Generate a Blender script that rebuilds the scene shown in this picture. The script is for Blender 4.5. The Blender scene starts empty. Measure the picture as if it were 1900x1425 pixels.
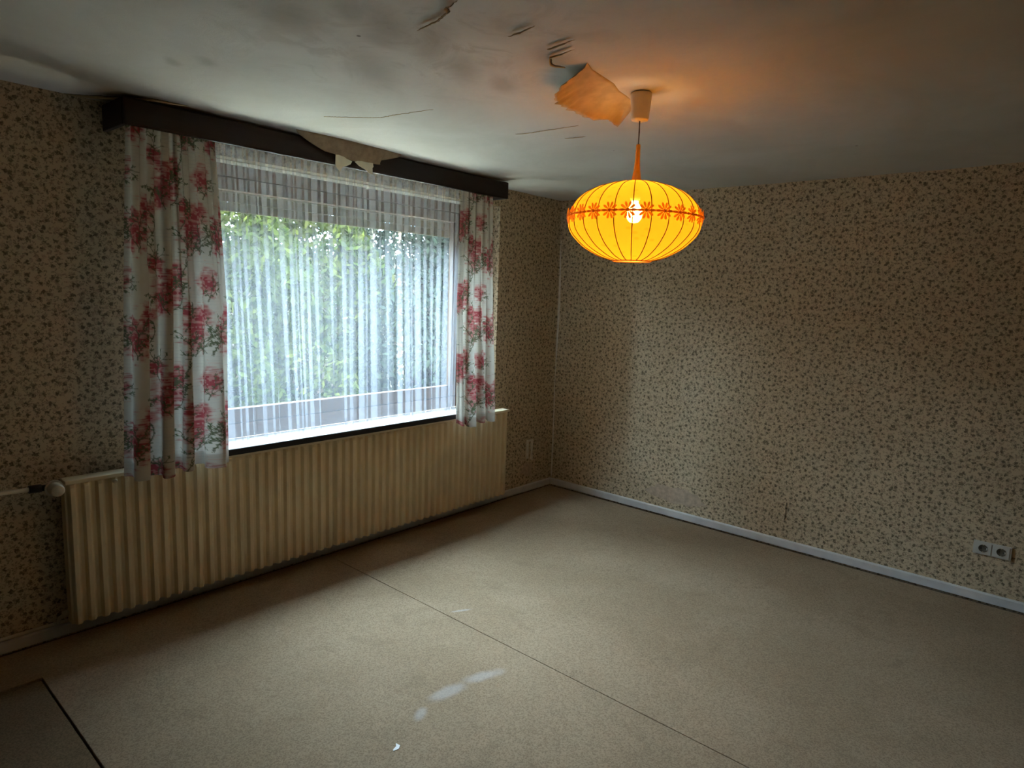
import bpy, bmesh, math, random
import numpy as np
from mathutils import Vector, Matrix
PI = math.pi
random.seed(7); RNG = np.random.default_rng(11)
SC = bpy.context.scene
COL = SC.collection

# ------------------------------------------------------------------ camera
cd = bpy.data.cameras.new('camera'); cam = bpy.data.objects.new('camera', cd); COL.objects.link(cam)
cd.sensor_fit = 'HORIZONTAL'; cd.sensor_width = 36.0; cd.lens = 1213.68 / 1900 * 36.0
cd.clip_start = 0.05; cd.clip_end = 200
cam.matrix_world = Matrix(((0.660973, 0.079009, -0.746239, -4.39989),
                           (-0.749600, 0.115715, -0.651698, -3.37144),
                           (0.034861, 0.990135, 0.135710, 1.63),
                           (0, 0, 0, 1)))
SC.camera = cam

# ------------------------------------------------------------------ world, sun, exposure
SC.view_settings.view_transform = 'Standard'; SC.view_settings.look = 'None'
SC.view_settings.gamma = 1.0; SC.view_settings.use_curve_mapping = False
SC.view_settings.exposure = 1.3
SC.cycles.max_bounces = 10; SC.cycles.diffuse_bounces = 6; SC.cycles.transparent_max_bounces = 24
SC.cycles.use_adaptive_sampling = False
SC.cycles.sample_clamp_indirect = 8.0
SC.cycles.caustics_reflective = False; SC.cycles.caustics_refractive = False

SKY = 25.0
world = bpy.data.worlds.new('sky'); SC.world = world; world.use_nodes = True
wn = world.node_tree; wn.nodes.clear()
wo = wn.nodes.new('ShaderNodeOutputWorld'); wb = wn.nodes.new('ShaderNodeBackground')
wb.inputs[0].default_value = (0.60, 0.78, 1.0, 1)
wb.inputs[1].default_value = SKY
wn.links.new(wb.outputs[0], wo.inputs[0])

sd = bpy.data.lights.new('sun', 'SUN'); sun = bpy.data.objects.new('sun', sd); COL.objects.link(sun)
sd.energy = 28.0; sd.angle = 0.01; sd.color = (1.0, 0.93, 0.78)
sun.rotation_euler = Vector((0.62, 0.16, -0.77)).to_track_quat('-Z', 'Y').to_euler()

pd = bpy.data.lights.new('window_portal', 'AREA'); po = bpy.data.objects.new('window_portal', pd); COL.objects.link(po)
pd.shape = 'RECTANGLE'; pd.size = 2.3; pd.size_y = 1.3; pd.cycles.is_portal = True
po.location = (-1.88, 0.24, 1.42); po.rotation_euler = (-PI / 2, 0, 0)

BULB = 56.0

# ------------------------------------------------------------------ mesh helpers
class MB:
    def __init__(s): s.v = []; s.f = []; s.sm = []
    def add(s, vs, fs, smooth=False):
        o = len(s.v); s.v += [tuple(v) for v in vs]
        s.f += [tuple(i + o for i in f) for f in fs]; s.sm += [smooth] * len(fs); return s
    def box(s, a, b):
        x0, y0, z0 = [min(p, q) for p, q in zip(a, b)]; x1, y1, z1 = [max(p, q) for p, q in zip(a, b)]
        return s.add([(x0,y0,z0),(x1,y0,z0),(x1,y1,z0),(x0,y1,z0),(x0,y0,z1),(x1,y0,z1),(x1,y1,z1),(x0,y1,z1)],
                     [(0,3,2,1),(4,5,6,7),(0,1,5,4),(1,2,6,5),(2,3,7,6),(3,0,4,7)])
    def prism(s, poly, axis, lo, hi):
        """poly: 2-D points in the two other axes, extruded along axis from lo to hi"""
        n = len(poly); vs = []
        for h in (lo, hi):
            for p in poly:
                q = list(p); q.insert(axis, h); vs.append(q)
        return s.add(vs, [tuple(range(n - 1, -1, -1)), tuple(range(n, 2 * n))] + [(i, (i + 1) % n, n + (i + 1) % n, n + i) for i in range(n)])
    def lathe(s, prof, c=(0, 0, 0), n=32, axis=2, smooth=True, scallop=None):
        vs = []; fs = []
        for r, h in prof:
            for k in range(n):
                a = 2 * PI * k / n; rr = r * (scallop(a, h) if scallop else 1)
                q = [rr * math.cos(a), rr * math.sin(a)]; q.insert(axis, h)
                vs.append([q[i] + c[i] for i in range(3)])
        for j in range(len(prof) - 1):
            for k in range(n):
                fs.append((j*n+k, j*n+(k+1)%n, (j+1)*n+(k+1)%n, (j+1)*n+k))
        return s.add(vs, fs, smooth)
    def tube(s, path, r, n=10, cap=True, smooth=True):
        P = [Vector(p) for p in path]; vs = []; fs = []
        for i, p in enumerate(P):
            t = (P[min(i+1, len(P)-1)] - P[max(i-1, 0)]).normalized()
            u = t.cross(Vector((0, 0, 1)));
            if u.length < 1e-3: u = t.cross(Vector((0, 1, 0)))
            u.normalize(); w = t.cross(u); rr = r[i] if isinstance(r, (list, tuple)) else r
            for k in range(n):
                a = 2*PI*k/n; vs.append(p + (u*math.cos(a) + w*math.sin(a)) * rr)
        for j in range(len(P)-1):
            for k in range(n): fs.append((j*n+k, j*n+(k+1)%n, (j+1)*n+(k+1)%n, (j+1)*n+k))
        s.add(vs, fs, smooth)
        if cap:
            o = len(s.v) - len(vs)
            s.f.append(tuple(o + k for k in range(n-1, -1, -1))); s.f.append(tuple(o + (len(P)-1)*n + k for k in range(n))); s.sm += [False, False]
        return s
    def grid(s, pts, smooth=True):
        """pts[j][i] -> quad sheet"""
        h, w = len(pts), len(pts[0])
        return s.add([p for row in pts for p in row], [(j*w+i, j*w+i+1, (j+1)*w+i+1, (j+1)*w+i) for j in range(h-1) for i in range(w-1)], smooth)
    def mesh(s, name):
        me = bpy.data.meshes.new(name); me.from_pydata([tuple(map(float, v)) for v in s.v], [], s.f)
        me.polygons.foreach_set('use_smooth', s.sm); me.update(); return me
    def build(s, name, mat, parent=None, bevel=0, solid=0, recalc=True):
        me = s.mesh(name)
        if recalc:
            bm = bmesh.new(); bm.from_mesh(me)
            bmesh.ops.recalc_face_normals(bm, faces=bm.faces)
            if bevel: bmesh.ops.bevel(bm, geom=bm.edges, offset=bevel, segments=2, profile=0.6, affect='EDGES')
            bm.to_mesh(me); bm.free()
        o = bpy.data.objects.new(name, me); COL.objects.link(o); me.materials.append(mat)
        if parent: o.parent = parent
        if solid:
            m = o.modifiers.new('thickness', 'SOLIDIFY'); m.thickness = solid; m.offset = 0
        return o

def child_copy(o, parent):
    c = o.copy(); COL.objects.link(c); c.parent = parent; return c
def tag(o, label, cat, group=None, kind=None):
    o['label'] = label; o['category'] = cat
    if group: o['group'] = group
    if kind: o['kind'] = kind
    return o
def empty(name, loc=(0, 0, 0)):
    o = bpy.data.objects.new(name, None); COL.objects.link(o); o.location = loc; o.empty_display_size = 0.1; return o
def struct(o, label, cat):
    o['kind'] = 'structure'; o['label'] = label; o['category'] = cat; return o
def grid_mesh(name, V, w, h, mat, parent=None, color=None):
    """V: (h*w,3) array"""
    me = bpy.data.meshes.new(name); n = w*h; nf = (w-1)*(h-1)
    me.vertices.add(n); me.vertices.foreach_set('co', V.astype(np.float32).ravel())
    i, j = np.meshgrid(np.arange(w-1), np.arange(h-1)); a = (j*w+i).ravel()
    q = np.stack([a, a+1, a+w+1, a+w], 1).astype(np.int32)
    me.loops.add(nf*4); me.loops.foreach_set('vertex_index', q.ravel())
    me.polygons.add(nf); me.polygons.foreach_set('loop_start', np.arange(nf, dtype=np.int32)*4)
    me.update(calc_edges=True); me.polygons.foreach_set('use_smooth', np.ones(nf, bool))
    if color is not None:
        ca = me.color_attributes.new('print', 'FLOAT_COLOR', 'POINT')
        ca.data.foreach_set('color', np.concatenate([color, np.ones((n, 1))], 1).astype(np.float32).ravel())
    me.materials.append(mat); o = bpy.data.objects.new(name, me); COL.objects.link(o)
    if parent: o.parent = parent
    return o

# ------------------------------------------------------------------ material helpers
class NT:
    def __init__(s, name):
        s.m = bpy.data.materials.new(name); s.m.use_nodes = True; s.t = s.m.node_tree; s.t.nodes.clear()
        s.out = s.t.nodes.new('ShaderNodeOutputMaterial')
    def n(s, typ, **kw):
        nd = s.t.nodes.new(typ)
        for k, v in kw.items():
            if k.startswith('i_'): nd.inputs[k[2:].replace('_', ' ')].default_value = v
            else: setattr(nd, k, v)
        return nd
    def l(s, a, b): s.t.links.new(a, b)
    def val(s, x, sock):
        if hasattr(x, 'is_output'): s.l(x, sock)
        else: sock.default_value = x
    def math(s, op, a, b=0.0, c=None, clamp=False):
        nd = s.t.nodes.new('ShaderNodeMath'); nd.operation = op; nd.use_clamp = clamp
        s.val(a, nd.inputs[0]); s.val(b, nd.inputs[1])
        if c is not None: s.val(c, nd.inputs[2])
        return nd.outputs[0]
    def step(s, x, lo, hi, a=0.0, b=1.0):
        nd = s.t.nodes.new('ShaderNodeMapRange'); nd.interpolation_type = 'SMOOTHSTEP'
        s.val(x, nd.inputs[0]); nd.inputs[1].default_value = lo; nd.inputs[2].default_value = hi
        nd.inputs[3].default_value = a; nd.inputs[4].default_value = b
        return nd.outputs[0]
    def mix(s, f, a, b, blend='MIX'):
        nd = s.t.nodes.new('ShaderNodeMix'); nd.data_type = 'RGBA'; nd.blend_type = blend
        s.val(f, nd.inputs[0])
        for x, k in ((a, 6), (b, 7)):
            if isinstance(x, tuple): nd.inputs[k].default_value = (*x, 1)
            else: s.l(x, nd.inputs[k])
        return nd.outputs[2]
    def noise(s, vec, scale, detail=3.0, rough=0.55, dist=0.0):
        nd = s.n('ShaderNodeTexNoise'); nd.inputs['Scale'].default_value = scale; nd.inputs['Detail'].default_value = detail
        nd.inputs['Roughness'].default_value = rough; nd.inputs['Distortion'].default_value = dist
        if vec is not None: s.l(vec, nd.inputs['Vector'])
        return nd
    def vor(s, vec, scale, rnd=1.0, feature='F1', dim='2D'):
        nd = s.n('ShaderNodeTexVoronoi', voronoi_dimensions=dim, feature=feature)
        nd.inputs['Scale'].default_value = scale; nd.inputs['Randomness'].default_value = rnd
        s.l(vec, nd.inputs['Vector']); return nd
    def pos(s): return s.n('ShaderNodeNewGeometry').outputs['Position']
    def blob(s, vec, cx, cy, rx, ry, ang, wob, soft=0.5):
        """soft elliptical patch at (cx,cy) in the xy of vec"""
        m = s.n('ShaderNodeMapping', vector_type='TEXTURE'); m.inputs['Location'].default_value = (cx, cy, 0)
        m.inputs['Rotation'].default_value = (0, 0, ang); m.inputs['Scale'].default_value = (rx, ry, 1e6)
        s.l(vec, m.inputs['Vector'])
        ln = s.n('ShaderNodeVectorMath', operation='LENGTH'); s.l(m.outputs[0], ln.inputs[0])
        return s.step(s.math('ADD', ln.outputs['Value'], wob), 1.0 - soft, 1.0 + soft, 1.0, 0.0)
    def bsdf(s, color, rough=0.6, spec=0.3, bump=None, bstr=0.2, bdist=0.002, metal=0.0):
        b = s.n('ShaderNodeBsdfPrincipled')
        if isinstance(color, tuple): b.inputs['Base Color'].default_value = (*color, 1)
        else: s.l(color, b.inputs['Base Color'])
        s.val(rough, b.inputs['Roughness']); b.inputs['Specular IOR Level'].default_value = spec; b.inputs['Metallic'].default_value = metal
        if bump is not None:
            bp = s.n('ShaderNodeBump'); bp.inputs['Strength'].default_value = bstr; bp.inputs['Distance'].default_value = bdist
            s.l(bump, bp.inputs['Height']); s.l(bp.outputs[0], b.inputs['Normal'])
        return b
    def done(s, sh): s.l(sh.outputs[0] if hasattr(sh, 'outputs') else sh, s.out.inputs[0]); return s.m

def simple(name, c, rough=0.5, spec=0.3, var=0.12, scale=25.0, bump=0.0):
    t = NT(name); p = t.pos(); nz = t.noise(p, scale, 4)
    col = t.mix(t.step(nz.outputs[0], 0.3, 0.7), tuple(x*(1-var) for x in c), tuple(min(1, x*(1+var)) for x in c))
    return t.done(t.bsdf(col, rough, spec, nz.outputs[0] if bump else None, bump))

# wallpaper: small brown sprigs on faded beige
def wallpaper():
    t = NT('floral_wallpaper'); p = t.pos(); sp = t.n('ShaderNodeSeparateXYZ'); t.l(p, sp.inputs[0])
    u = t.math('ADD', sp.outputs[0], sp.outputs[1]); cb = t.n('ShaderNodeCombineXYZ'); t.l(u, cb.inputs[0]); t.l(sp.outputs[2], cb.inputs[1])
    uv = cb.outputs[0]
    dn = t.noise(uv, 95, 3); dv = t.n('ShaderNodeVectorMath', operation='SUBTRACT'); t.l(dn.outputs['Color'], dv.inputs[0]); dv.inputs[1].default_value = (.5, .5, .5)
    ds = t.n('ShaderNodeVectorMath', operation='SCALE'); t.l(dv.outputs[0], ds.inputs[0]); ds.inputs['Scale'].default_value = 0.036
    da = t.n('ShaderNodeVectorMath', operation='ADD'); t.l(uv, da.inputs[0]); t.l(ds.outputs[0], da.inputs[1])
    v1 = t.vor(da.outputs[0], 27, 0.8); sprig = t.step(v1.outputs['Distance'], 0.10, 0.31, 1.0, 0.0)
    v2 = t.vor(da.outputs[0], 80, 0.95); leaf = t.step(v2.outputs['Distance'], 0.2, 0.45, 1.0, 0.0)
    sepc = t.n('ShaderNodeSeparateColor'); t.l(v2.outputs['Color'], sepc.inputs[0])
    leaf = t.math('MULTIPLY', leaf, t.step(sepc.outputs[0], 0.22, 0.45))
    v3 = t.vor(da.outputs[0], 31, 1.0); fl = t.step(v3.outputs['Distance'], 0.12, 0.26, 1.0, 0.0)
    big = t.noise(uv, 1.7, 4)
    base = t.mix(t.step(big.outputs[0], 0.3, 0.7), (0.59, 0.475, 0.31), (0.66, 0.54, 0.36))
    c = t.mix(t.math('MULTIPLY', leaf, 0.75), base, (0.20, 0.155, 0.095))
    c = t.mix(t.math('MULTIPLY', fl, 0.5), c, (0.33, 0.21, 0.15))
    c = t.mix(t.math('MULTIPLY', sprig, 0.8), c, (0.085, 0.066, 0.038))
    fine = t.noise(uv, 420, 2)
    return t.done(t.bsdf(c, 0.75, 0.2, fine.outputs[0], 0.15, 0.001))

def ceiling_mat():
    t = NT('ceiling_paper'); p = t.pos()
    big = t.noise(p, 1.6, 5, 0.6, 0.6); mid = t.noise(p, 5.0, 5, 0.65, 1.0); fine = t.noise(p, 260, 3)
    wob = t.math('MULTIPLY', t.math('SUBTRACT', mid.outputs[0], 0.5), 2.4)
    c = t.mix(t.step(big.outputs[0], 0.35, 0.7), (0.60, 0.575, 0.52), (0.53, 0.505, 0.445))
    spots = None
    for b in [(-3.24,-1.70,.075,.04,.8),(-3.10,-1.69,.12,.055,.6),(-3.05,-1.60,.06,.05,.2),(-2.92,-1.69,.14,.05,.9),(-2.72,-1.62,.13,.05,.7),
              (-2.50,-1.62,.09,.04,.6),(-3.33,-1.52,.10,.08,.2),(-3.30,-.93,.05,.03,.9),(-3.38,-.83,.04,.02,.9),(-2.9,-1.35,.2,.07,.7),(-2.62,-1.95,.10,.05,.3)]:
        m = t.blob(p, *b, wob, 0.8); spots = m if spots is None else t.math('MAXIMUM', spots, m)
    reg = t.blob(p, -2.95, -1.65, 0.55, 0.7, 0.4, wob, 0.8)
    mot = t.math('MULTIPLY', t.step(mid.outputs[0], 0.5, 0.68), reg)
    c = t.mix(t.math('MULTIPLY', spots, 0.45), c, (0.27, 0.24, 0.185))
    c = t.mix(t.math('MULTIPLY', mot, 0.5), c, (0.30, 0.26, 0.20))
    sp = t.vor(p, 2.3, 1.0, dim='3D'); dot = t.step(sp.outputs['Distance'], 0.012, 0.022, 1.0, 0.0)
    c = t.mix(t.math('MULTIPLY', dot, 0.8), c, (0.12, 0.10, 0.08))
    h = t.math('ADD', t.math('MULTIPLY', fine.outputs[0], 0.15), mid.outputs[0])
    return t.done(t.bsdf(c, 0.85, 0.15, h, 0.30, 0.012))

def carpet_mat(name, c1, c2):
    t = NT(name); p = t.pos()
    big = t.noise(p, 1.3, 5, 0.6, 0.5); mid = t.noise(p, 6, 5, 0.65, 0.8); fine = t.noise(p, 150, 4, 0.85); sp = t.noise(p, 600, 2, 0.8)
    c = t.mix(t.step(big.outputs[0], 0.35, 0.68), c1, c2)
    c = t.mix(t.math('MULTIPLY', t.step(mid.outputs[0], 0.52, 0.72), 0.4), c, tuple(x*0.72 for x in c1))
    c = t.mix(t.math('MULTIPLY', t.step(fine.outputs[0], 0.42, 0.60), 0.6), c, tuple(x*0.42 for x in c1))
    c = t.mix(t.math('MULTIPLY', t.step(sp.outputs[0], 0.55, 0.75), 0.4), c, tuple(min(1, x*1.7) for x in c1))
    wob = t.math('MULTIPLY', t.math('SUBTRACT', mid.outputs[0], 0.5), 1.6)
    pale_marks = None
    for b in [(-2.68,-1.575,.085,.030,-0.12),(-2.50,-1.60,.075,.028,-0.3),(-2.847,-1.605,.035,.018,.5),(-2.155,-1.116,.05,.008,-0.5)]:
        m = t.blob(p, *b, wob, 0.6); pale_marks = m if pale_marks is None else t.math('MAXIMUM', pale_marks, m)
    c = t.mix(t.math('MULTIPLY', pale_marks, 0.34), c, (0.62, 0.60, 0.60))  # soft pale marks mixed into the carpet colour
    h = t.math('ADD', fine.outputs[0], sp.outputs[0])
    return t.done(t.bsdf(c, 0.95, 0.05, h, 0.6, 0.004))

def cloth(name, trans, transp, color=None, attr=False, weave=True, tcol=None):
    """thin fabric: part diffuse reflection, part diffuse transmission, part straight through"""
    t = NT(name); p = t.pos()
    if attr:
        a = t.n('ShaderNodeVertexColor', layer_name='print'); col = a.outputs[0]
    else:
        nz = t.noise(p, 60, 3); col = t.mix(nz.outputs[0], tuple(x*0.93 for x in color), color)
    d = t.n('ShaderNodeBsdfDiffuse'); t.l(col, d.inputs[0]); tr = t.n('ShaderNodeBsdfTranslucent'); t.l(col, tr.inputs[0])
    if weave:
        wv = t.noise(p, 700, 2); bp = t.n('ShaderNodeBump'); bp.inputs['Strength'].default_value = 0.2; bp.inputs['Distance'].default_value = 0.001
        t.l(wv.outputs[0], bp.inputs['Height']); t.l(bp.outputs[0], d.inputs['Normal'])
    m = t.n('ShaderNodeMixShader'); m.inputs[0].default_value = trans; t.l(d.outputs[0], m.inputs[1]); t.l(tr.outputs[0], m.inputs[2])
    if transp > 0:
        tp = t.n('ShaderNodeBsdfTransparent'); m2 = t.n('ShaderNodeMixShader'); m2.inputs[0].default_value = transp
        if tcol: tp.inputs[0].default_value = (*tcol, 1)
        t.l(m.outputs[0], m2.inputs[1]); t.l(tp.outputs[0], m2.inputs[2]); m = m2
    return t.done(m)

def glass_mat():
    t = NT('window_glass'); tp = t.n('ShaderNodeBsdfTransparent'); tp.inputs[0].default_value = (.94, .97, .95, 1)
    g = t.n('ShaderNodeBsdfGlossy'); g.inputs['Roughness'].default_value = 0.02
    lw = t.n('ShaderNodeLayerWeight'); lw.inputs[0].default_value = 0.5
    fr = t.math('MULTIPLY_ADD', t.math('POWER', lw.outputs['Facing'], 5.0), 0.95, 0.04)
    m = t.n('ShaderNodeMixShader'); t.l(fr, m.inputs[0]); t.l(tp.outputs[0], m.inputs[1]); t.l(g.outputs[0], m.inputs[2])
    return t.done(m)
def emit(name, c, s):
    t = NT(name); e = t.n('ShaderNodeEmission'); e.inputs[0].default_value = (*c, 1); e.inputs[1].default_value = s; return t.done(e)
def wood(name, c1, c2, sc=(2, 2, 40)):
    t = NT(name); p = t.pos(); mp = t.n('ShaderNodeMapping'); mp.inputs['Scale'].default_value = sc; t.l(p, mp.inputs[0])
    nz = t.noise(mp.outputs[0], 3, 5, 0.6, 0.8); return t.done(t.bsdf(t.mix(nz.outputs[0], c1, c2), 0.5, 0.3, nz.outputs[0], 0.15))
def leaf_mat(name, c1, c2):
    t = NT(name); p = t.pos(); nz = t.noise(p, 6, 2); col = t.mix(t.step(nz.outputs[0], .35, .65), c1, c2)
    d = t.n('ShaderNodeBsdfDiffuse'); t.l(col, d.inputs[0]); tr = t.n('ShaderNodeBsdfTranslucent'); t.l(col, tr.inputs[0])
    m = t.n('ShaderNodeMixShader'); m.inputs[0].default_value = .4; t.l(d.outputs[0], m.inputs[1]); t.l(tr.outputs[0], m.inputs[2]); return t.done(m)

M = dict(
    wallpaper=wallpaper(), ceiling=ceiling_mat(),
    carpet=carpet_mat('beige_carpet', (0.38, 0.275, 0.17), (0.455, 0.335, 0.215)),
    carpet2=carpet_mat('brown_carpet', (0.25, 0.175, 0.10), (0.29, 0.205, 0.12)),
    subfloor=simple('dark_screed', (0.085, 0.06, 0.04), 0.9, 0.1, 0.3, 18),
    skirting=simple('white_skirting_paint', (0.66, 0.65, 0.62), 0.5, 0.3, 0.08, 9),
    plaster=simple('bare_plaster', (0.74, 0.68, 0.58), 0.9, 0.1, 0.15, 30),
    backing=simple('brown_paper_backing', (0.52, 0.41, 0.30), 0.9, 0.1, 0.15, 30),
    paper=simple('torn_ceiling_paper', (0.50, 0.385, 0.225), 0.85, 0.1, 0.12, 14),
    flapshade=simple('shaded_ceiling_paper', (0.33, 0.25, 0.16), 0.9, 0.1, 0.15, 30),  # ceiling paper for the pelmet flap, its shade put into the colour
    scrap=simple('pale_torn_paper', (0.74, 0.70, 0.55), 0.85, 0.1, 0.06, 30),
    gap=simple('dark_tear', (0.10, 0.085, 0.06), 0.9, 0.1, 0.2, 40),
    enamel=simple('cream_enamel', (0.78, 0.67, 0.45), 0.42, 0.4, 0.06, 6),
    darkmetal=simple('dark_metal', (0.03, 0.028, 0.028), 0.5, 0.4),
    knob=simple('ivory_plastic', (0.62, 0.56, 0.43), 0.45, 0.4, 0.05),
    panelling=wood('bounce_cutting_panelling', (0.07, 0.042, 0.024), (0.13, 0.08, 0.045), (6, 6, 1)),  # dark finish invented for the unseen walls to cut bounce light
    pelmet=wood('dark_stained_pelmet', (0.012, 0.006, 0.004), (0.026, 0.013, 0.009), (2, 2, 30)),
    brownframe=wood('brown_window_wood', (0.13, 0.075, 0.045), (0.21, 0.13, 0.08)),
    slat=simple('shutter_slat', (0.33, 0.27, 0.19), 0.55, 0.3, 0.08),
    sill=simple('white_sill', (0.78, 0.76, 0.75), 0.35, 0.4, 0.05), sill_edge=simple('dark_sill_edge', (0.014, 0.011, 0.012), 0.4, 0.4),
    glass=glass_mat(),
    sheer=cloth('sheer_voile', 0.62, 0.80, (0.45, 0.46, 0.49)),
    sheerhem=cloth('sheer_voile_hem', 0.55, 0.68, (0.40, 0.39, 0.40)),
    rod=cloth('white_plastic_rail', 0.5, 0.0, (0.92, 0.90, 0.84), weave=False),
    print=cloth('printed_curtain', 0.22, 0.0, attr=True),
    hem=cloth('printed_curtain_hem', 0.12, 0.0, attr=True),
    cup=simple('ivory_canopy', (0.72, 0.66, 0.52), 0.4, 0.4, 0.03),
    cord=simple('brown_cord', (0.10, 0.06, 0.03), 0.6, 0.2),
    stem=simple('amber_plastic', (0.72, 0.40, 0.08), 0.35, 0.4, 0.05),
    lace=cloth('amber_lace', 0.65, 0.0, (0.92, 0.62, 0.20), weave=False),
    wire=simple('shade_wire', (0.32, 0.17, 0.03), 0.6, 0.2),
    rim=cloth('shade_rim', 0.4, 0.0, (0.95, 0.62, 0.16), weave=False),
    bulb=emit('lit_bulb', (1.0, 0.70, 0.34), BULB),
    socket=simple('grey_white_plastic', (0.58, 0.57, 0.51), 0.4, 0.4, 0.04), hole=simple('socket_shadow_brown', (0.10, 0.085, 0.06), 0.5, 0.3), pin=simple('brass_clip', (0.45, 0.38, 0.25), 0.4, 0.5),
    ground=simple('pale_gravel', (0.55, 0.50, 0.39), 0.95, 0.1, 0.2, 9), render=simple('outside_render', (0.55, 0.53, 0.48), 0.9, 0.1),
    leafA=leaf_mat('leaf_bright', (0.012, 0.022, 0.004), (0.045, 0.055, 0.012)), leafB=leaf_mat('leaf_dark', (0.008, 0.014, 0.011), (0.018, 0.028, 0.020)),
    fence=wood('weathered_boards', (0.06, 0.045, 0.03), (0.12, 0.095, 0.07), (30, 2, 1.5)),
    blocker=simple('dark_blocker_render', (0.10, 0.075, 0.06), 0.9, 0.1, 0.25, 12),
    bark=simple('grey_bark', (0.36, 0.30, 0.22), 0.9, 0.1, 0.3, 12), white=simple('white_paint_flake', (0.8, 0.78, 0.74), 0.6, 0.2, 0.03),
)
def shade_mat():
    t = NT('amber_silk_shade'); p = t.pos()
    mp = t.n('ShaderNodeMapping'); mp.inputs['Scale'].default_value = (1, 1, 1.7); t.l(p, mp.inputs[0])
    v = t.vor(mp.outputs[0], 24, 0.7, dim='3D'); f = t.math('MULTIPLY', t.step(v.outputs['Distance'], .12, .32, 1, 0), 0.35)
    col = t.mix(f, (0.98, 0.53, 0.032), (0.74, 0.36, 0.014))
    d = t.n('ShaderNodeBsdfDiffuse'); t.l(col, d.inputs[0]); tr = t.n('ShaderNodeBsdfTranslucent'); t.l(col, tr.inputs[0])
    m = t.n('ShaderNodeMixShader'); m.inputs[0].default_value = .48; t.l(d.outputs[0], m.inputs[1]); t.l(tr.outputs[0], m.inputs[2])
    tp = t.n('ShaderNodeBsdfTransparent'); tp.inputs[0].default_value = (1.0, .68, .22, 1)
    m2 = t.n('ShaderNodeMixShader'); m2.inputs[0].default_value = .20; t.l(m.outputs[0], m2.inputs[1]); t.l(tp.outputs[0], m2.inputs[2])
    return t.done(m2)
M['shade'] = shade_mat()

# ------------------------------------------------------------------ room shell
XL, YF, ZC = -5.8, -5.6, 2.40
OX0, OX1, OZ0, OZ1 = -3.02, -0.74, 0.764, 2.27        # window opening
floor = struct(MB().box((XL, YF, -0.15), (0, 0, 0.0)).build('floor', M['subfloor']), 'dark screed floor showing along the edges of the carpet', 'floor')
def carpet(poly, z, mat):
    return MB().prism(poly, 2, 0.0005, z).build('carpet_strip', mat, floor, bevel=0.002)
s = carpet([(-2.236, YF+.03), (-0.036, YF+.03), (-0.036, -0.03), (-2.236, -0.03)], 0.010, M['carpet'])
s['label'] = 'beige carpet strip on the right of the seam'
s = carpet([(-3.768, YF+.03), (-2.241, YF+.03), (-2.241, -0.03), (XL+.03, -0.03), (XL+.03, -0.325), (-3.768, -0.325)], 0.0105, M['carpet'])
s['label'] = 'beige carpet strip in front of the radiator'
s = carpet([(XL+.03, YF+.03), (-3.774, YF+.03), (-3.774, -0.340), (-3.79, -0.331), (XL+.03, -0.331)], 0.005, M['carpet2'])
s['label'] = 'darker brown carpet strip at lower left'

# back wall with the window opening
wb_ = MB()
wb_.box((XL-.2, 0, -0.15), (OX0, 0.30, 2.6)).box((OX1, 0, -0.15), (0.3, 0.30, 2.6)).box((OX0, 0, -0.15), (OX1, 0.30, OZ0)).box((OX0, 0, OZ1), (OX1, 0.30, 2.6))
wall_back = struct(wb_.build('wall_back', M['wallpaper'], recalc=False), 'window wall in faded brown sprigged wallpaper', 'wall')
wall_right = struct(MB().box((0, YF-.2, -0.15), (0.2, 0, 2.6)).build('wall_right', M['wallpaper']), 'long right wall in beige wallpaper with small brown sprigs', 'wall')
wall_left = struct(MB().box((XL-.2, YF-.2, -0.15), (XL, 0, 2.6)).build('wall_left', M['panelling']), 'unseen left wall beside the camera, dark wood added to cut bounce light', 'wall')
wall_front = struct(MB().box((XL, YF-.2, -0.15), (0, YF, 2.6)).build('wall_front', M['panelling']), 'unseen wall behind the camera, dark wood added to cut bounce light', 'wall')
cm = MB().box((XL, YF, ZC + .012), (0, 0, 2.58))
nx, ny = 130, 118
def vnoise(shape, cells, seed):
    r = np.random.default_rng(seed).random((cells[0]+2, cells[1]+2)); y = np.linspace(0, cells[0], shape[0]); x = np.linspace(0, cells[1], shape[1])
    yi, xi = y.astype(int), x.astype(int); fy, fx = (y-yi)[:, None], (x-xi)[None]; fy = fy*fy*(3-2*fy); fx = fx*fx*(3-2*fx)
    a, b, c, d = r[yi][:, xi], r[yi][:, xi+1], r[yi+1][:, xi], r[yi+1][:, xi+1]
    return (a*(1-fx)+b*fx)*(1-fy) + (c*(1-fx)+d*fx)*fy
zz = ZC + .006*vnoise((ny, nx), (9, 11), 3) + .003*vnoise((ny, nx), (30, 34), 4)
cm.grid([[(XL + (0-XL)*i/(nx-1), YF + (0-YF)*j/(ny-1), zz[j, i]) for i in range(nx)] for j in range(ny)])
ceiling = struct(cm.build('ceiling', M['ceiling'], recalc=False), 'stained off-white papered ceiling with tears and peeling flaps', 'ceiling')

def skirting(name, poly, axis, lo, hi, label):
    return struct(MB().prism(poly, axis, lo, hi).build(name, M['skirting'], bevel=0.0015), label, 'skirting board')
skirting('baseboard_back', [(0, 0.012), (-0.014, 0.012), (-0.014, 0.058), (-0.009, 0.066), (0, 0.066)], 0, XL, 0, 'white skirting board under the window wall')
skirting('baseboard_right', [(0, 0.014), (-0.014, 0.014), (-0.014, 0.060), (-0.009, 0.068), (0, 0.068)], 1, YF, -0.014, 'white skirting board along the right wall')

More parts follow.
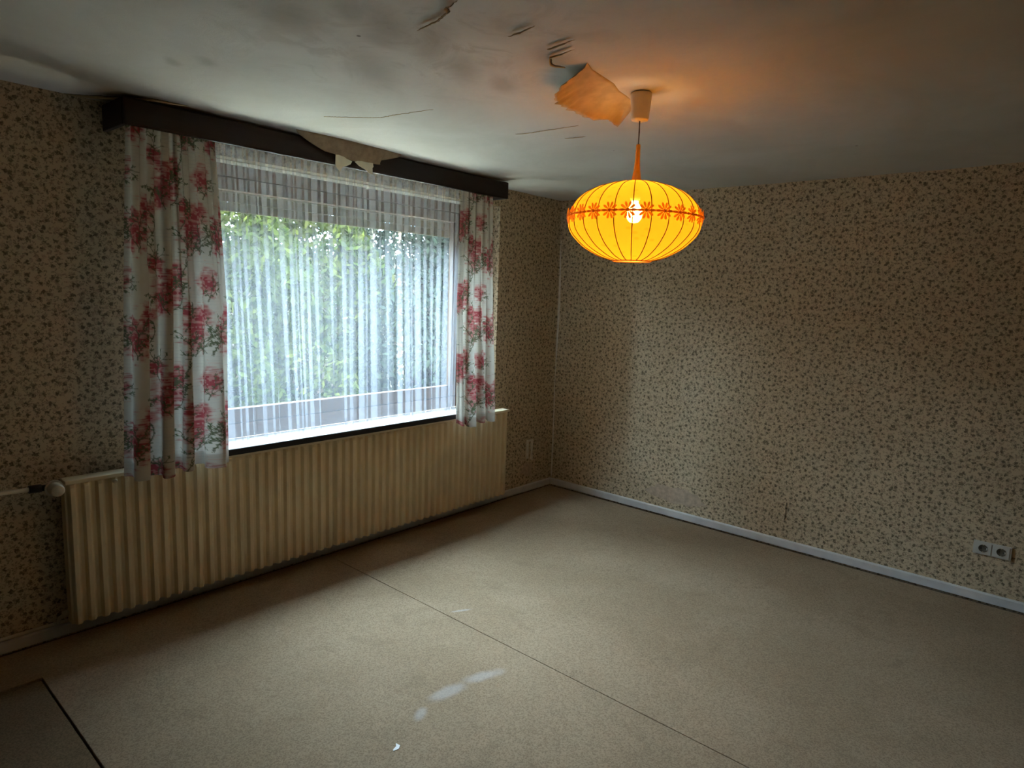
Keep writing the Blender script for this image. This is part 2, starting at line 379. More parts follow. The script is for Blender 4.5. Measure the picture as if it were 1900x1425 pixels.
# torn places on the walls
def patch(name, poly, plane, off, mat, parent, jag=0.006, th=0.0008):
    pts = []
    for i, p in enumerate(poly):
        q = poly[(i+1) % len(poly)]
        for k in range(5):
            f = k/5; pts.append((p[0]+(q[0]-p[0])*f + random.uniform(-jag, jag), p[1]+(q[1]-p[1])*f + random.uniform(-jag, jag)))
    return MB().prism(pts, plane, off, off - th if plane != 2 else off - th).build(name, mat, parent)
patch('torn_patch', [(-0.335, 0.43), (-0.300, 0.43), (-0.300, 0.29), (-0.33, 0.28)], 1, 0, M['plaster'], wall_back, 0.004)
patch('torn_patch', [(-0.275, 0.43), (-0.245, 0.428), (-0.245, 0.26), (-0.275, 0.27)], 1, 0, M['plaster'], wall_back, 0.004)
patch('torn_patch', [(-0.335, 0.445), (-0.245, 0.442), (-0.245, 0.425), (-0.335, 0.428)], 1, 0, M['plaster'], wall_back, 0.003)
patch('torn_patch', [(-0.40, 0.17), (-0.34, 0.25), (-0.25, 0.24), (-0.25, 0.12)], 1, 0, M['backing'], wall_back, 0.01)
patch('torn_patch', [(-0.93, 0.17), (-1.03, 0.225), (-1.17, 0.245), (-1.36, 0.225), (-1.44, 0.15), (-1.30, 0.118), (-1.05, 0.125)], 0, 0, M['backing'], wall_right, 0.012)
# paper edge lifting off along the room corner
rows = []
for j in range(60):
    z = 0.08 + j/59*2.0; w = 0.016 + 0.008*math.sin(z*5) + random.uniform(-.003, .003); l = 0.006 + .004*math.sin(z*3.1+1)
    rows.append([(-0.002, -0.012, z), (-0.002 - l*.5, -0.012 - w*.5, z), (-0.001 - l, -0.012 - w, z)])
MB().grid(rows).build('lifting_paper_edge', M['plaster'], wall_right, solid=0.0006)
MB().tube([(-0.0015, -1.992 + random.uniform(-.004, .004), 0.20 + k*.03) for k in range(5)], 0.002, 5).build('paper_split', M['gap'], wall_right)

# ------------------------------------------------------------------ torn ceiling paper
def spline(P, n):
    P = np.array(P, float); t = np.linspace(0, len(P)-1, n); i = np.clip(t.astype(int), 0, len(P)-2); f = (t-i)[:, None]; return P[i]*(1-f) + P[i+1]*f
def flap(hinge, free, drop, n=60, m=14, jag=0.006, mat=None, name='peeling_paper_flap', power=1.7):
    H, F = spline(hinge, n), spline(free, n); D = spline([[d] for d in drop], n)[:, 0]; rows = []
    jj = RNG.normal(0, jag, n); jj = (jj + np.roll(jj, 1))*.5
    for k in range(m):
        v = k/(m-1); row = []
        for i in range(n):
            q = H[i] + (F[i]-H[i])*v*(1 + jj[i]*6*v)
            z = ZC + 0.006 - (D[i] + .007)*v**power - .004*math.sin(i*.35)*v
            row.append((q[0], q[1], z))
        rows.append(row)
    return MB().grid(rows).build(name, mat or M['paper'], ceiling, solid=0.0008)
flap([(-2.515, -2.01), (-2.45, -1.985), (-2.36, -1.975), (-2.28, -1.965), (-2.20, -1.935), (-2.13, -1.925), (-2.05, -1.905)],
     [(-2.505, -1.995), (-2.508, -1.94), (-2.500, -1.89), (-2.455, -1.83), (-2.39, -1.775), (-2.30, -1.762), (-2.20, -1.762), (-2.13, -1.775), (-2.06, -1.80), (-1.985, -1.80), (-2.04, -1.89)],
     [.004, .025, .05, .06, .058, .06, .055, .058, .055, .062, .02], jag=.012)
# strip hanging over the curtain pelmet
H = [(-2.585, -0.300), (-2.45, -0.315), (-2.25, -0.320), (-2.05, -0.310), (-1.90, -0.285)]
flap(H, [(-2.56, -0.280), (-2.40, -0.274), (-2.26, -0.274), (-2.05, -0.274), (-2.04, -0.275), (-1.92, -0.277)], [.006, .066, .080, .076, .044, .016], n=50, m=10, jag=.004, power=1.0, mat=M['flapshade'])
def scrap(poly, y):
    return MB().prism(poly, 1, y, y-.0012).build('torn_scrap', M['scrap'], ceiling)
scrap([(-2.338, 2.330), (-2.30, 2.334), (-2.27, 2.320), (-2.235, 2.312), (-2.245, 2.295), (-2.275, 2.280), (-2.295, 2.274), (-2.312, 2.247), (-2.326, 2.258), (-2.341, 2.276)], -0.276)
scrap([(-2.218, 2.313), (-2.19, 2.325), (-2.157, 2.328), (-2.125, 2.325), (-2.098, 2.326), (-2.094, 2.306), (-2.101, 2.300), (-2.099, 2.262), (-2.125, 2.268), (-2.15, 2.284), (-2.19, 2.296)], -0.276)
def tear(pts, w=0.006, lip=0.012):
    n = max(12, int(sum(math.dist(pts[i], pts[i+1]) for i in range(len(pts)-1))/.008)); P = spline(pts, n)
    a, b, c = [], [], []
    for i in range(n):
        t = P[min(i+1, n-1)] - P[max(i-1, 0)]; t = t/np.linalg.norm(t); nn = np.array([-t[1], t[0]]); e = max(0.0, math.sin(PI*i/(n-1)))**.5
        j = RNG.normal(0, .0018); p = P[i] + nn*j
        a.append((*(p - nn*w*.5*e), ZC-.0015)); b.append((*(p + nn*w*.5*e), ZC-.0015)); c.append((*(p + nn*(w*.5*e+.003)), ZC-.002-lip*.55*e))
    MB().grid([a, b]).build('paper_tear', M['gap'], ceiling, solid=.0006)
    MB().grid([b, c]).build('tear_lip', M['paper'], ceiling, solid=.0006)
tear([(-3.115, -2.013), (-3.103, -1.956), (-3.083, -1.942), (-3.066, -1.89), (-3.052, -1.808), (-3.049, -1.768)], .007)
tear([(-2.869, -2.073), (-2.859, -2.025), (-2.857, -1.99), (-2.852, -1.96)], .007)
tear([(-2.715, -2.104), (-2.711, -2.05), (-2.707, -2.014), (-2.705, -1.991)], .006)
tear([(-2.654, -2.057), (-2.646, -2.001), (-2.646, -1.956), (-2.591, -1.917), (-2.537, -1.937)], .006)
tear([(-1.93, -1.18), (-1.914, -1.244), (-1.908, -1.343), (-1.896, -1.53)], .002, .003)
tear([(-1.73, -1.329), (-1.71, -1.437)], .002, .003)
tear([(-2.657, -0.659), (-2.612, -0.712), (-2.527, -0.824), (-2.496, -0.871), (-2.49, -0.96), (-2.453, -1.166)], .0012, .002)
tear([(-3.50, -.03), (-3.42, -.10), (-3.33, -.20), (-3.24, -.285), (-3.10, -.30)], .010, .02)

# ------------------------------------------------------------------ window
win = struct(empty('window_1', (-1.88, 0.1, OZ0)), 'wide brown-framed window behind the sheer curtain', 'window')
def W(mb, name, mat, **k):
    o = mb.build(name, mat, None, **k); o.parent = win; o.matrix_parent_inverse = Matrix.Translation(win.location).inverted(); return o
FY0, FY1 = 0.075, 0.145
W(MB().box((OX0, FY0, 0.795), (OX1, FY1, 0.875)), 'frame_rail', M['brownframe'], bevel=.004)
W(MB().box((OX0, FY0, 2.185), (OX1, FY1, OZ1)), 'frame_rail', M['brownframe'], bevel=.004)
for x0, x1 in ((OX0, OX0+.06), (OX1-.06, OX1), (-1.075, -1.015)):
    W(MB().box((x0, FY0, 0.875), (x1, FY1, 2.185)), 'frame_stile', M['brownframe'], bevel=.004)
for a, b in ((OX0+.06, -1.075), (-1.015, OX1-.06)):
    sash = empty('sash', (0, 0, 0)); bpy.data.objects.remove(sash)
    t = .075 if b - a > 1 else .05
    W(MB().box((a, .085, .875), (b, .13, .955)), 'sash_rail', M['brownframe'], bevel=.004)
    W(MB().box((a, .085, 2.12), (b, .13, 2.185)), 'sash_rail', M['brownframe'], bevel=.004)
    W(MB().box((a, .085, .955), (a+t*.7, .13, 2.12)), 'sash_stile', M['brownframe'], bevel=.004)
    W(MB().box((b-t*.7, .085, .955), (b, .13, 2.12)), 'sash_stile', M['brownframe'], bevel=.004)
    W(MB().box((a+t*.7, .104, .955), (b-t*.7, .110, 2.12)), 'pane', M['glass'])
sill = W(MB().box((-3.14, -0.150, 0.764), (-1.07, 0.075, 0.795)), 'window_sill', M['sill'], bevel=.002)
W(MB().box((-3.142, -0.156, 0.762), (-1.068, -0.150, 0.793)), 'sill_edge', M['sill_edge'])

# roller shutter, part lowered outside the glass
shutter = tag(empty('roller_shutter', (-1.88, .2, 2.02)), 'brown roller shutter lowered a little way outside the window glass', 'roller shutter')
for k in range(5):
    z = 2.022 + k*.05
    o = MB().prism([(-.005, 0), (.004, 0), (.009, .012), (.009, .036), (.004, .048), (-.005, .048)], 0, OX0+.015-shutter.location.x, OX1-.015-shutter.location.x).build('shutter_slat', M['slat'], shutter)
    o.location = (0, 0, z - shutter.location.z)

# ------------------------------------------------------------------ radiator
RX0, RX1, RZ0, RZ1 = -3.60, -0.70, 0.095, 0.756
rad = tag(empty('radiator', ((RX0+RX1)/2, -0.09, 0)), 'long cream ribbed panel radiator under the window', 'radiator')
def RP(mb, name, mat, parent=None, **k):
    o = mb.build(name, mat, None, **k); o.parent = parent or rad; o.matrix_parent_inverse = Matrix() if parent else Matrix.Translation(rad.location).inverted(); return o
pitch = 0.0545
def ribbed(x0, x1):
    n = max(1, round((x1-x0)/pitch)); p = (x1-x0)/n; prof = []
    for i in range(n):
        a = x0 + i*p
        prof += [(a + p*.06, -.107), (a + p*.17, -.126), (a + p*.22, -.130), (a + p*.48, -.130), (a + p*.56, -.127), (a + p*.70, -.109), (a + p*.80, -.105)]
    prof = [(x0, -.105)] + prof + [(x1, -.105)]
    rows = []
    for z, k in ((RZ0, .0), (RZ0 + .006, .7), (RZ0+.02, 1), (RZ1-.030, 1), (RZ1-.018, .75), (RZ1-.012, .0)):
        rows.append([(x, -.104 + (y+.104)*k, z) for x, y in prof])
    bot = [[(x, y, RZ0+.002) for x, y in prof], [(x, -.104, RZ0 + .002) for x, y in prof]]
    mb = MB(); mb.grid([[(x, -.104 + (y+.104)*.9, RZ0) for x, y in prof]] + rows[2:], smooth=False)
    mb.box((x0, -.104, RZ0 + .004), (x1, -.094, RZ1-.012)); return mb
for a, b in ((RX0+.006, -2.247), (-2.244, -1.142), (-1.139, RX1-.006)):
    RP(ribbed(a, b), 'front_panel', M['enamel'], recalc=False)
RP(MB().box((RX0, -.128, RZ1-.014), (RX1, -.05, RZ1+.004)), 'top_rail', M['enamel'], bevel=.004)
for x in (RX0, RX1-.006):
    RP(MB().box((x, -.106, RZ0), (x+.006, -.05, RZ1-.013)), 'side_panel', M['enamel'], bevel=.001)
RP(MB().box((RX0+.01, -.062, RZ0+.01), (RX1-.01, -.052, RZ1-.02)), 'back_panel', M['enamel'])
for x in (-3.3, -2.2, -1.0):
    RP(MB().box((x, -.052, .2), (x+.04, -.001, .7)), 'wall_bracket', M['darkmetal'])
RP(MB().lathe([(0, -.144), (.008, -.144), (.010, -.140), (.010, -.126), (0, -.126)], (-3.41, 0, .728), 16, axis=1), 'vent_plug', M['enamel'])
vb = RP(MB().tube([(-3.60, -.075, .727), (-3.685, -.075, .735)], .013, 14).tube([(-3.635, -.075, .730), (-3.635, -.10, .730)], .017, 14), 'valve', M['darkmetal'])
RP(MB().lathe([(0, -.150), (.022, -.150), (.026, -.146), (.028, -.130), (.030, -.104), (.024, -.100), (0, -.100)], (-3.632, 0, .730), 20, axis=1).tube([(-3.632, -.10, .73), (-3.632, -.09, .73)], .036, 20), 'valve_knob', M['knob'], vb)
RP(MB().tube([(-3.675, -.075, .735), (-3.72, -.075, .737)], .017, 14), 'union_nut', M['darkmetal'])
RP(MB().tube([(-3.71, -.075, .737), (-3.9, -.072, .741), (-4.6, -.06, .745), (XL+.002, -.06, .745)], .0095, 12), 'supply_pipe', M['knob'])
RP(MB().tube([(-3.60, -.06, .135), (-3.622, -.06, .132)], .014, 12).tube([(-3.618, -.06, .132), (-3.632, -.055, .12), (-3.638, -.04, .09)], .008, 10), 'return_valve', M['knob'])
RP(MB().tube([(-3.58, -.03, .086), (-3.66, -.022, .083), (-4.0, -.018, .081), (XL+.002, -.018, .080)], .008, 10), 'return_pipe', M['knob'])

# ------------------------------------------------------------------ curtain pelmet
PX0, PX1, PY = -3.350, -0.945, -0.262
pel = tag(empty('curtain_pelmet', ((PX0+PX1)/2, 0, 2.28)), 'long dark brown wooden pelmet fixed above the window', 'pelmet')
def PP(mb, name, mat, **k):
    o = mb.build(name, mat, None, **k); o.parent = pel; o.matrix_parent_inverse = Matrix.Translation(pel.location).inverted(); return o
PP(MB().box((PX0, PY, 2.278), (PX1, PY+.022, 2.392)), 'front_board', M['pelmet'], bevel=.0095)
PP(MB().box((PX0, PY+.021, 2.28), (PX0+.02, -.002, 2.390)), 'end_board', M['pelmet'], bevel=.003)
PP(MB().box((PX1-.02, PY+.021, 2.28), (PX1, -.002, 2.392)), 'end_board', M['pelmet'], bevel=.003)
PP(MB().box((PX0+.02, PY+.03, 2.374), (PX1-.02, -.002, 2.392)), 'top_board', M['pelmet'], bevel=.002)
PP(MB().box((PX0+.03, -.214, 2.355), (PX1-.03, -.200, 2.374)), 'curtain_track', M['skirting'])
PP(MB().box((PX0+.03, -.128, 2.355), (PX1-.03, -.112, 2.374)), 'curtain_track', M['skirting'])
rod = tag(empty('net_curtain_rail', (-1.95, -.05, 2.235)), 'thin white plastic rail running behind the top of the sheer curtain', 'curtain rail')
MB().box((-1.10, -.005, -.0085), (.90, .004, .0085)).build('rail', M['rod'], rod, bevel=.002)
for x in (-1.03, 0, .82):
    MB().box((x, .004, -.006), (x+.02, .048, .006)).build('rail_bracket', M['rod'], rod)

# ------------------------------------------------------------------ curtains
def fold_curve(u, folds, seed, sharp=.35):
    """folded fabric: (side shift in pitches, depth -1..1) for positions u (0..1)"""
    r = np.random.default_rng(seed); w = r.uniform(.45, 1.6, folds); e = np.concatenate([[0], np.cumsum(w)/w.sum()])
    i = np.clip(np.searchsorted(e, u, side='right')-1, 0, folds-1); ph = i + (u-e[i])/(e[i+1]-e[i])
    return sharp*np.sin(4*PI*ph)*0.5, np.cos(2*PI*ph), (e[i+1]-e[i])

# printed fabric tile -------------------------------------------------------
TW, TH, RES = 0.62, 0.47, 0.0016
tw, th = int(TW/RES), int(TH/RES)
def tile_noise(cx, cy, seed):
    r = np.random.default_rng(seed).random((cy, cx)); y = np.arange(th)/th*cy; x = np.arange(tw)/tw*cx
    yi, xi = y.astype(int), x.astype(int); fy = (y-yi)[:, None]; fx = (x-xi)[None]; fy = fy*fy*(3-2*fy); fx = fx*fx*(3-2*fx)
    y1, x1 = (yi+1) % cy, (xi+1) % cx
    return (r[yi][:, xi]*(1-fx)+r[yi][:, x1]*fx)*(1-fy) + (r[y1][:, xi]*(1-fx)+r[y1][:, x1]*fx)*fy
def make_tile():
    yy, xx = np.mgrid[0:th, 0:tw]*RES
    img = np.ones((th, tw, 3))*np.array([.49, .455, .38])
    n1, n2, n3 = tile_noise(26, 20, 1), tile_noise(70, 50, 2), tile_noise(14, 120, 3)
    img *= (0.95 + .10*n1)[..., None]
    def lay(mask, c): 
        nonlocal img
        m = np.clip(mask, 0, 1)[..., None]; img = img*(1-m) + np.array(c)*m
    def ell(cx, cy, rx, ry):
        dx = (xx-cx+TW/2) % TW - TW/2; dy = (yy-cy+TH/2) % TH - TH/2; return np.sqrt((dx/rx)**2 + (dy/ry)**2)
    # faint ruled lines
    ph = (yy/.0155) % 1; area = np.clip((tile_noise(5, 4, 9)-.42)*6, 0, 1)
    lay((ph < .14)*area*.30, (.36, .36, .34))
    blobs = [(.07, .10, .075, .10), (.14, .17, .06, .07), (.29, .32, .085, .09), (.24, .26, .05, .06), (.36, .38, .045, .05), (.47, .12, .085, .11), (.54, .19, .055, .06), (.58, .35, .07, .07), (.42, .22, .04, .04), (.20, .43, .06, .04)]
    for k, b in enumerate(blobs):
        d = ell(b[0], b[1], b[2]*1.2, b[3]*1.15) + (n1-.5)*.6 + (n2-.5)*.25
        lay(np.clip((1.0-d)*2.4, 0, 1)*(.62 + .38*n3), (.42, .165, .14))
        lay(np.clip((.78-d + (n3-.5)*.9)*2.5, 0, 1)*.9, (.29, .045, .055))
        lay(np.clip((.8-d + (n3-.5)*2.2)*2, 0, 1)*(n2 > .62)*.6, (.50, .29, .25))
    # twigs and little leaves
    r = random.Random(5)
    def stamp(x, y, rad, c, a):
        ci, cj = int(x/RES), int(y/RES); k = int(rad/RES)+1
        for j in range(cj-k, cj+k+1):
            for i in range(ci-k, ci+k+1):
                if (i*RES-x)**2 + (j*RES-y)**2 <= rad*rad + RES*RES*.3:
                    img[j % th, i % tw] = img[j % th, i % tw]*(1-a) + np.array(c)*a
    def twig(x, y, ang, L, depth):
        n = int(L/.002)
        for i in range(n):
            ang += r.gauss(0, .10); x += math.cos(ang)*.002; y += math.sin(ang)*.002
            stamp(x, y, .0014 if depth else .0020, (.10, .10, .06), .75)
            if r.random() < .055 and depth < 2: twig(x, y, ang + r.choice((-1, 1))*r.uniform(.4, .9), L*r.uniform(.3, .55), depth+1)
            if r.random() < .06:
                a2 = ang + r.choice((-1, 1))*1.0
                for q in range(4): stamp(x + math.cos(a2)*.003*q, y + math.sin(a2)*.003*q, .0028, (.085, .11, .055), .75)
    for x, y, a in ((.08, .00, 1.7), (.15, .03, 1.2), (.10, .02, 2.4), (.30, .20, 1.5), (.28, .20, 2.2), (.34, .22, .9), (.48, .0, 1.6), (.52, .01, 1.1), (.44, .02, 2.2), (.58, .26, 1.4), (.22, .36, 1.9), (.40, .12, 1.4), (.40, .40, 1.2)):
        twig(x, y, a, .16, 0)
    return img
TILE = make_tile()
def sample(sx, z):
    j = ((z/RES).astype(int)) % th; i = ((sx/RES).astype(int)) % tw; return TILE[j, i]

def printed_curtain(root, top, mid, bot, y0, ztop, zbot, folds_t, folds_b, seed, w, h, amp, fullness, hemz, shift):
    u = np.linspace(0, 1, w); out = {}
    def surf(zs):
        V = np.zeros((len(zs), w, 3)); C = np.zeros((len(zs), w, 3))
        for j, z in enumerate(zs):
            t = (ztop-z)/(ztop-zbot); k = np.clip(t*1.15, 0, 1)**.8
            x0 = np.interp(t, [0, .5, 1], [top[0], mid[0], bot[0]]); x1 = np.interp(t, [0, .5, 1], [top[1], mid[1], bot[1]])
            s1, d1, p1 = fold_curve(u, folds_t, seed); s2, d2, p2 = fold_curve(u, folds_b, seed+1)
            sx = (s1*p1*(1-k) + s2*p2*k*.9); d = d1*(1-k)*.75 + d2*k
            d = d + .25*np.sin(u*21 + z*3.0 + seed)*k
            V[j, :, 0] = x0 + (x1-x0)*(u + sx*.8); V[j, :, 1] = y0 + amp*d*(.7+.5*t); V[j, :, 2] = z + (.010*np.sin(u*9+seed) + .006*d2)*max(0, (t-.85)/.15)
            C[j] = sample(u*fullness + shift + 0*u, np.full(w, z+2))
        return V, C
    zs = np.linspace(ztop, hemz, h); V, C = surf(zs)
    p = grid_mesh('panel', V.reshape(-1, 3), w, h, M['print'], root, C.reshape(-1, 3))
    zs2 = np.linspace(hemz, zbot, 24); V, C = surf(zs2); V[..., 1] -= .0006
    grid_mesh('hem', V.reshape(-1, 3), w, 24, M['hem'], root, C.reshape(-1, 3))
    zs3 = np.linspace(ztop+.05, ztop, 8); V, C = surf(np.full(8, ztop)); V[..., 2] = zs3[:, None]
    grid_mesh('heading_tape', V.reshape(-1, 3), w, 8, M['hem'], root, C.reshape(-1, 3)*0+.6)
cl = tag(empty('printed_curtain'), 'wider cream curtain with red flowers hanging left of the sheer', 'curtain')
printed_curtain(cl, (-3.325, -2.945), (-3.36, -2.90), (-3.39, -2.905), -0.215, 2.30, 0.742, 7, 4, 21, 260, 470, .027, .74, .81, .0)
cr = tag(empty('printed_curtain'), 'narrow cream curtain with red flowers hanging right of the sheer', 'curtain')
printed_curtain(cr, (-1.345, -1.045), (-1.35, -1.0), (-1.33, -0.955), -0.215, 2.30, 0.724, 5, 4, 33, 190, 470, .023, .52, .79, .27)

sheer = tag(empty('sheer_curtain'), 'white see-through pleated net curtain hanging across the window', 'curtain')
SW, SH = 560, 170
def sheer_surf(zs, yoff=0.0):
    u = np.linspace(0, 1, SW); V = np.zeros((len(zs), SW, 3)); N = 25
    s1, d1, p1 = fold_curve(u, N, 77, .55); s2, d2, p2 = fold_curve(u, N-4, 78, .55)
    for j, z in enumerate(zs):
        t = (2.33-z)/(2.33-.815); x0 = -3.06 + .05*t; x1 = -1.285 + .02*t
        k = np.clip((t-.05)*1.2, 0, 1); d = d1*(1-k*.45) + d2*k*.45; s = s1*p1*(1-k*.45) + s2*p2*k*.45
        V[j, :, 0] = x0 + (x1-x0)*(u + s); V[j, :, 1] = -.118 + yoff + (.012+.014*min(1, t*1.5))*d + .006*np.sin(u*13+z*2)
        V[j, :, 2] = z + .008*d*max(0, (t-.9)/.1)
    return V.reshape(-1, 3)
zs = np.concatenate([np.linspace(2.33, .868, SH)]); grid_mesh('panel', sheer_surf(zs), SW, SH, M['sheer'], sheer)
grid_mesh('hem', sheer_surf(np.linspace(.868, .816, 8), -.0005), SW, 8, M['sheerhem'], sheer)

# ------------------------------------------------------------------ pendant lamp
LX, LY = -2.134, -1.993
lamp = tag(empty('pendant_lamp', (LX, LY, ZC)), 'round amber silk pendant lamp with a lace flower band, lit, hanging from the ceiling', 'lamp')
def LP(mb, name, mat, parent=None, **k):
    o = mb.build(name, mat, parent or lamp, **k); return o
LP(MB().lathe([(0, .002), (.039, .002), (.0405, -.004), (.0335, -.090), (.031, -.096), (.006, -.098), (0, -.098)], n=36), 'ceiling_cup', M['cup'])
LP(MB().tube([(0, 0, -.09), (.0005, 0, -.14), (0, 0, -.20)], .0026, 8), 'cord', M['cord'])
LP(MB().lathe([(0, -.184), (.0075, -.184), (.0085, -.19), (.0095, -.24), (.0125, -.28), (.018, -.312), (.027, -.330), (.030, -.336), (0, -.336)], n=24), 'stem', M['stem'])
prof = [(.056, 2.0725), (.075, 2.071), (.113, 2.062), (.163, 2.045), (.205, 2.020), (.234, 1.990), (.247, 1.962), (.252, 1.935), (.252, 1.905), (.244, 1.882), (.226, 1.858), (.188, 1.824), (.135, 1.795), (.098, 1.782), (.072, 1.776)]
P = np.array(prof); tt = np.linspace(0, len(P)-1, 57); ip = np.clip(tt.astype(int), 0, len(P)-2); f = tt-ip
def cr_(i): return P[np.clip(i, 0, len(P)-1)]
f = f[:, None]; fine = .5*((2*cr_(ip)) + (-cr_(ip-1)+cr_(ip+1))*f + (2*cr_(ip-1)-5*cr_(ip)+4*cr_(ip+1)-cr_(ip+2))*f**2 + (-cr_(ip-1)+3*cr_(ip)-3*cr_(ip+1)+cr_(ip+2))*f**3)
fine = [(float(a), float(b)-ZC) for a, b in fine]
NR = 24
shade = LP(MB().lathe(fine, n=NR*8, scallop=lambda a, h: 1 + .012*abs(math.sin(a*NR/2))*1.0 - .004), 'shade', M['shade'], recalc=False)
rib0 = LP(MB().tube([(r*.9965 + .0012, 0, z) for r, z in fine], .0019, 5), 'rib', M['wire'])
for k in range(1, NR):
    c = child_copy(rib0, lamp); c.rotation_euler = (0, 0, 2*PI*k/NR)
LP(MB().tube([(.056*math.cos(a*PI/20), .056*math.sin(a*PI/20), 2.0725-ZC) for a in range(41)], .003, 8), 'top_ring', M['rim'])
for k in range(3):
    a = 2*PI*k/3 + .5; LP(MB().tube([(.02*math.cos(a), .02*math.sin(a), -.332), (.056*math.cos(a), .056*math.sin(a), -.3275)], .002, 6), 'spider_arm', M['wire'])
rim = LP(MB().tube([(.073*math.cos(a*PI/20), .073*math.sin(a*PI/20), 1.776-ZC) for a in range(41)], .004, 8), 'bottom_ring', M['rim'])
band = LP(MB().lathe([(.2585, -.4645), (.2592, -.461), (.2585, -.4575), (.2572, -.461), (.2585, -.4645)], n=126), 'lace_band', M['lace'])
NF = 25
fl = MB()
for k in range(10):
    a = 2*PI*k/10; w = .0044; pts = []
    for rr, ww in ((.007, .0010), (.014, w*.7), (.021, w), (.0275, w*.85), (.0305, .001)):
        for sgn in (-1, 1):
            y = rr*math.cos(a) - sgn*ww*math.sin(a); z = rr*math.sin(a) + sgn*ww*math.cos(a)
            pts.append((math.sqrt(max(0, .2615**2 - y*y)) - (.0 if z > 0 else abs(z)*.10) - abs(z)*.12, y, z - .461))
    fl.add(pts, [(2*i, 2*i+1, 2*i+3, 2*i+2) for i in range(4)])
fl.lathe([(0, .2640), (.0055, .2632), (.006, .2610)], (0, 0, -.461), 10, axis=0)
f0 = fl.build('lace_flower', M['lace'], band, solid=.0015)
f0.rotation_euler = (0, 0, .08)
for k in range(1, NF):
    c = child_copy(f0, band); c.rotation_euler = (0, 0, .08 + 2*PI*k/NF)
LP(MB().lathe([(0, -.336), (.020, -.336), (.021, -.385), (.017, -.395), (0, -.395)], n=20), 'bulb_socket', M['cup'])
LP(MB().lathe([(.013, -.395), (.014, -.402), (.022, -.415), (.029, -.430), (.031, -.447), (.027, -.463), (.017, -.475), (0, -.479)], n=24), 'bulb', M['bulb'])

# ------------------------------------------------------------------ double wall socket
so = tag(empty('wall_socket', (0, -3.110, .3185)), 'white double wall socket above the right skirting board', 'socket')
MB().box((-.010, -.0865, -.0375), (0, .0865, .0375)).build('cover_frame', M['socket'], so, bevel=.003)
for sy in (-1, 1):
    c = sy*.041
    ins = MB().box((-.0125, c-.037, -.031), (-.0095, c+.037, .031)).build('socket_insert', M['socket'], so, bevel=.0012)
    w_ = MB().lathe([(.0215, -.0128), (.0215, -.0138), (.0195, -.0138), (.0190, -.0131), (0, -.0131)], (0, c, 0), 28, axis=0).build('well', M['hole'], ins)
    for pz in (-.0095, .0095):
        MB().lathe([(.003, -.0131), (.003, -.0145), (0, -.0145)], (0, c-pz, 0), 10, axis=0).build('contact_hole', M['darkmetal'], ins)
    for pz in (-1, 1):
        MB().box((-.0160, c-.003, pz*.0205-.002), (-.0128, c+.003, pz*.0205+.002)).build('earth_clip', M['pin'], ins)
    MB().box((-.0145, c-.021, -.006), (-.0130, c-.0145, .006)).build('keying_lug', M['socket'], ins)

# flake of ceiling paint on the carpet
tag(MB().prism([(-3.050, -1.695), (-3.030, -1.700), (-3.015, -1.690), (-3.018, -1.670), (-3.028, -1.683), (-3.045, -1.688)], 2, .0105, .0125).build('paint_flake', M['white']), 'small white paint flake lying on the carpet at the bottom edge', 'paint flake')

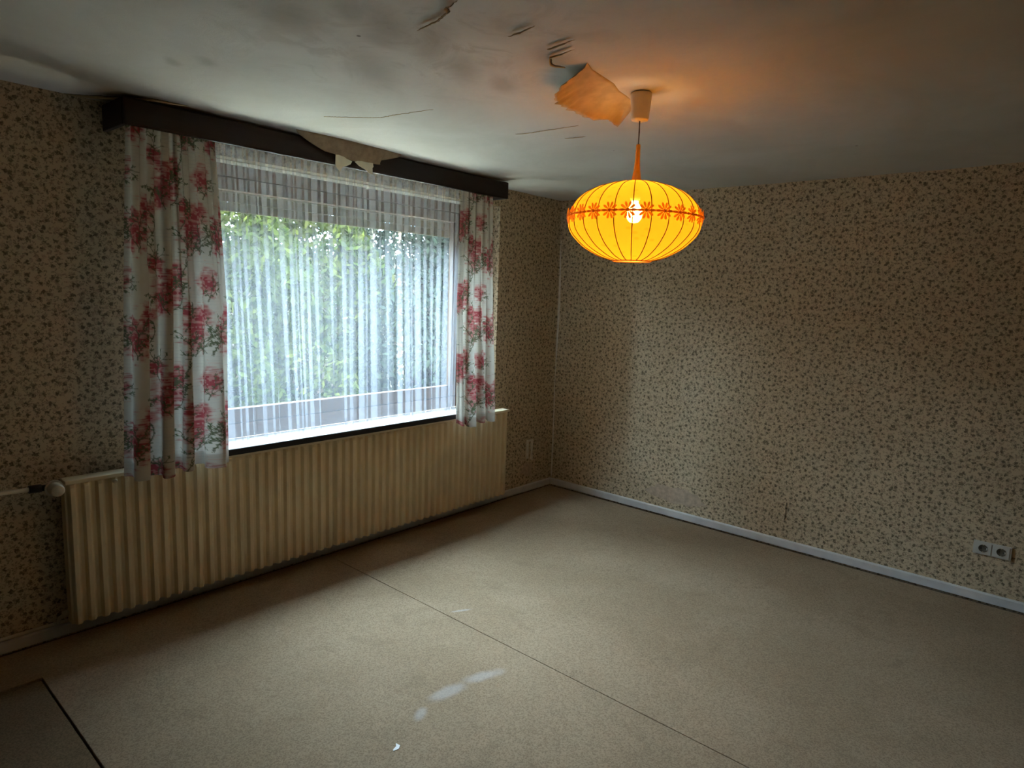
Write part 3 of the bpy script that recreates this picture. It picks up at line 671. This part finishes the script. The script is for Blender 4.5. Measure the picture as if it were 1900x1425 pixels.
# ------------------------------------------------------------------ garden outside
struct(MB().box((-14, 0.3, -0.35), (16, 14, -0.2)).build('ground', M['ground']), 'pale ground of the garden outside the window', 'ground')
struct(MB().box((-4.3, 0.3, -0.2), (-4.0, 3.1, 4.4)).box((-4.36, 0.3, 4.4), (-3.9, 3.16, 4.52)).build('added_wing_wall', M['blocker'], recalc=False), 'added dark wing wall outside, left of the window, blocking sky light', 'wall')  # unseen wing added to keep sky light off the room corner
def shrub(x, y, r, h, nleaf, mat, label, seed, lean=0.0, size=.05):
    root = tag(empty('garden_shrub', (x, y, -.2)), label, 'shrub', 'shrubs outside the window')
    g = np.random.default_rng(seed)
    th_ = g.uniform(0, 2*PI, nleaf); zz_ = g.uniform(.02, 1, nleaf); rr = r*np.sqrt(g.uniform(.25, 1, nleaf))*(1-.35*np.maximum(0, zz_-.6)/.4)*(1+.25*np.sin(th_*3+zz_*9+seed))
    c = np.stack([rr*np.cos(th_) + lean*zz_, rr*np.sin(th_), zz_*h], 1)
    a = g.normal(size=(nleaf, 3)); a[:, 2] += .6; a /= np.linalg.norm(a, axis=1)[:, None]; b = np.cross(a, g.normal(size=(nleaf, 3))); b /= np.linalg.norm(b, axis=1)[:, None]
    s = (size*g.uniform(.6, 1.4, nleaf))[:, None]; cc = np.cross(a, b)
    V = np.stack([c - a*s, c + b*s*.45 + cc*s*.1, c + a*s, c - b*s*.45 + cc*s*.1], 1).reshape(-1, 3)
    me = bpy.data.meshes.new('foliage'); me.vertices.add(nleaf*4); me.vertices.foreach_set('co', V.astype(np.float32).ravel())
    me.loops.add(nleaf*4); me.loops.foreach_set('vertex_index', np.arange(nleaf*4, dtype=np.int32)); me.polygons.add(nleaf); me.polygons.foreach_set('loop_start', np.arange(nleaf, dtype=np.int32)*4)
    me.update(calc_edges=True); me.materials.append(mat); o = bpy.data.objects.new('foliage', me); COL.objects.link(o); o.parent = root; o['kind'] = 'stuff'
    for k in range(3):
        e = g.normal(0, r*.35, 2); MB().tube([(e[0]*.3, e[1]*.3, 0), (e[0]*.8, e[1]*.8, h*.45), (e[0]*1.4 + lean*.9, e[1]*1.4, h*.93)], [.035, .026, .008], 8).build('stem', M['bark'], root)
    return root
shrubs = [(-4.2, 4.3, .85, 3.00, 'A', 'sunlit green shrub outside, furthest left and hidden by the left curtain'), (-2.7, 3.8, .95, 2.95, 'A', 'tall sunlit shrub outside beyond the left curtain edge'), (-1.2, 3.9, .95, 3.05, 'A', 'sunlit green shrub outside at the left part of the sheer'), (.15, 4.1, .95, 3.00, 'A', 'sunlit green shrub outside behind the middle of the sheer'),
          (1.45, 3.7, 1.0, 4.70, 'B', 'dark green rounded shrub outside behind the right part of the sheer'), (2.9, 3.9, 1.0, 6.00, 'B', 'tall dark green shrub outside behind the right curtain, heightened to block sky light'), (4.4, 3.7, 1.1, 6.00, 'A', 'tall sunlit green shrub outside, furthest right and hidden by the wall, heightened to block sky light')]  # right-hand shrubs heightened to block sky light from the left floor
for i, (x, y, r, h, k, lab) in enumerate(shrubs):
    shrub(x, y, r, h, int(15000*h/3), M['leaf' + k], lab, 40+i, random.uniform(-.2, .2))

fence = tag(empty('added_fence', (0.5, 5.6, -.2)), 'added board fence behind the shrubs, blocking sky between the leaves', 'fence')  # fence added to block bright sky behind the foliage
board = MB().box((-.095, -.012, .05), (.095, .012, 2.35)).build('board', M['fence'], fence); board.location = (-6.9, 0, 0)
for k in range(1, 70):
    c = child_copy(board, fence); c.location = (-6.9 + k*.2, random.uniform(-.004, .004), random.uniform(-.02, .02))
for z in (.5, 1.9): MB().box((-7, .012, z), (7, .05, z+.08)).build('rail', M['fence'], fence)
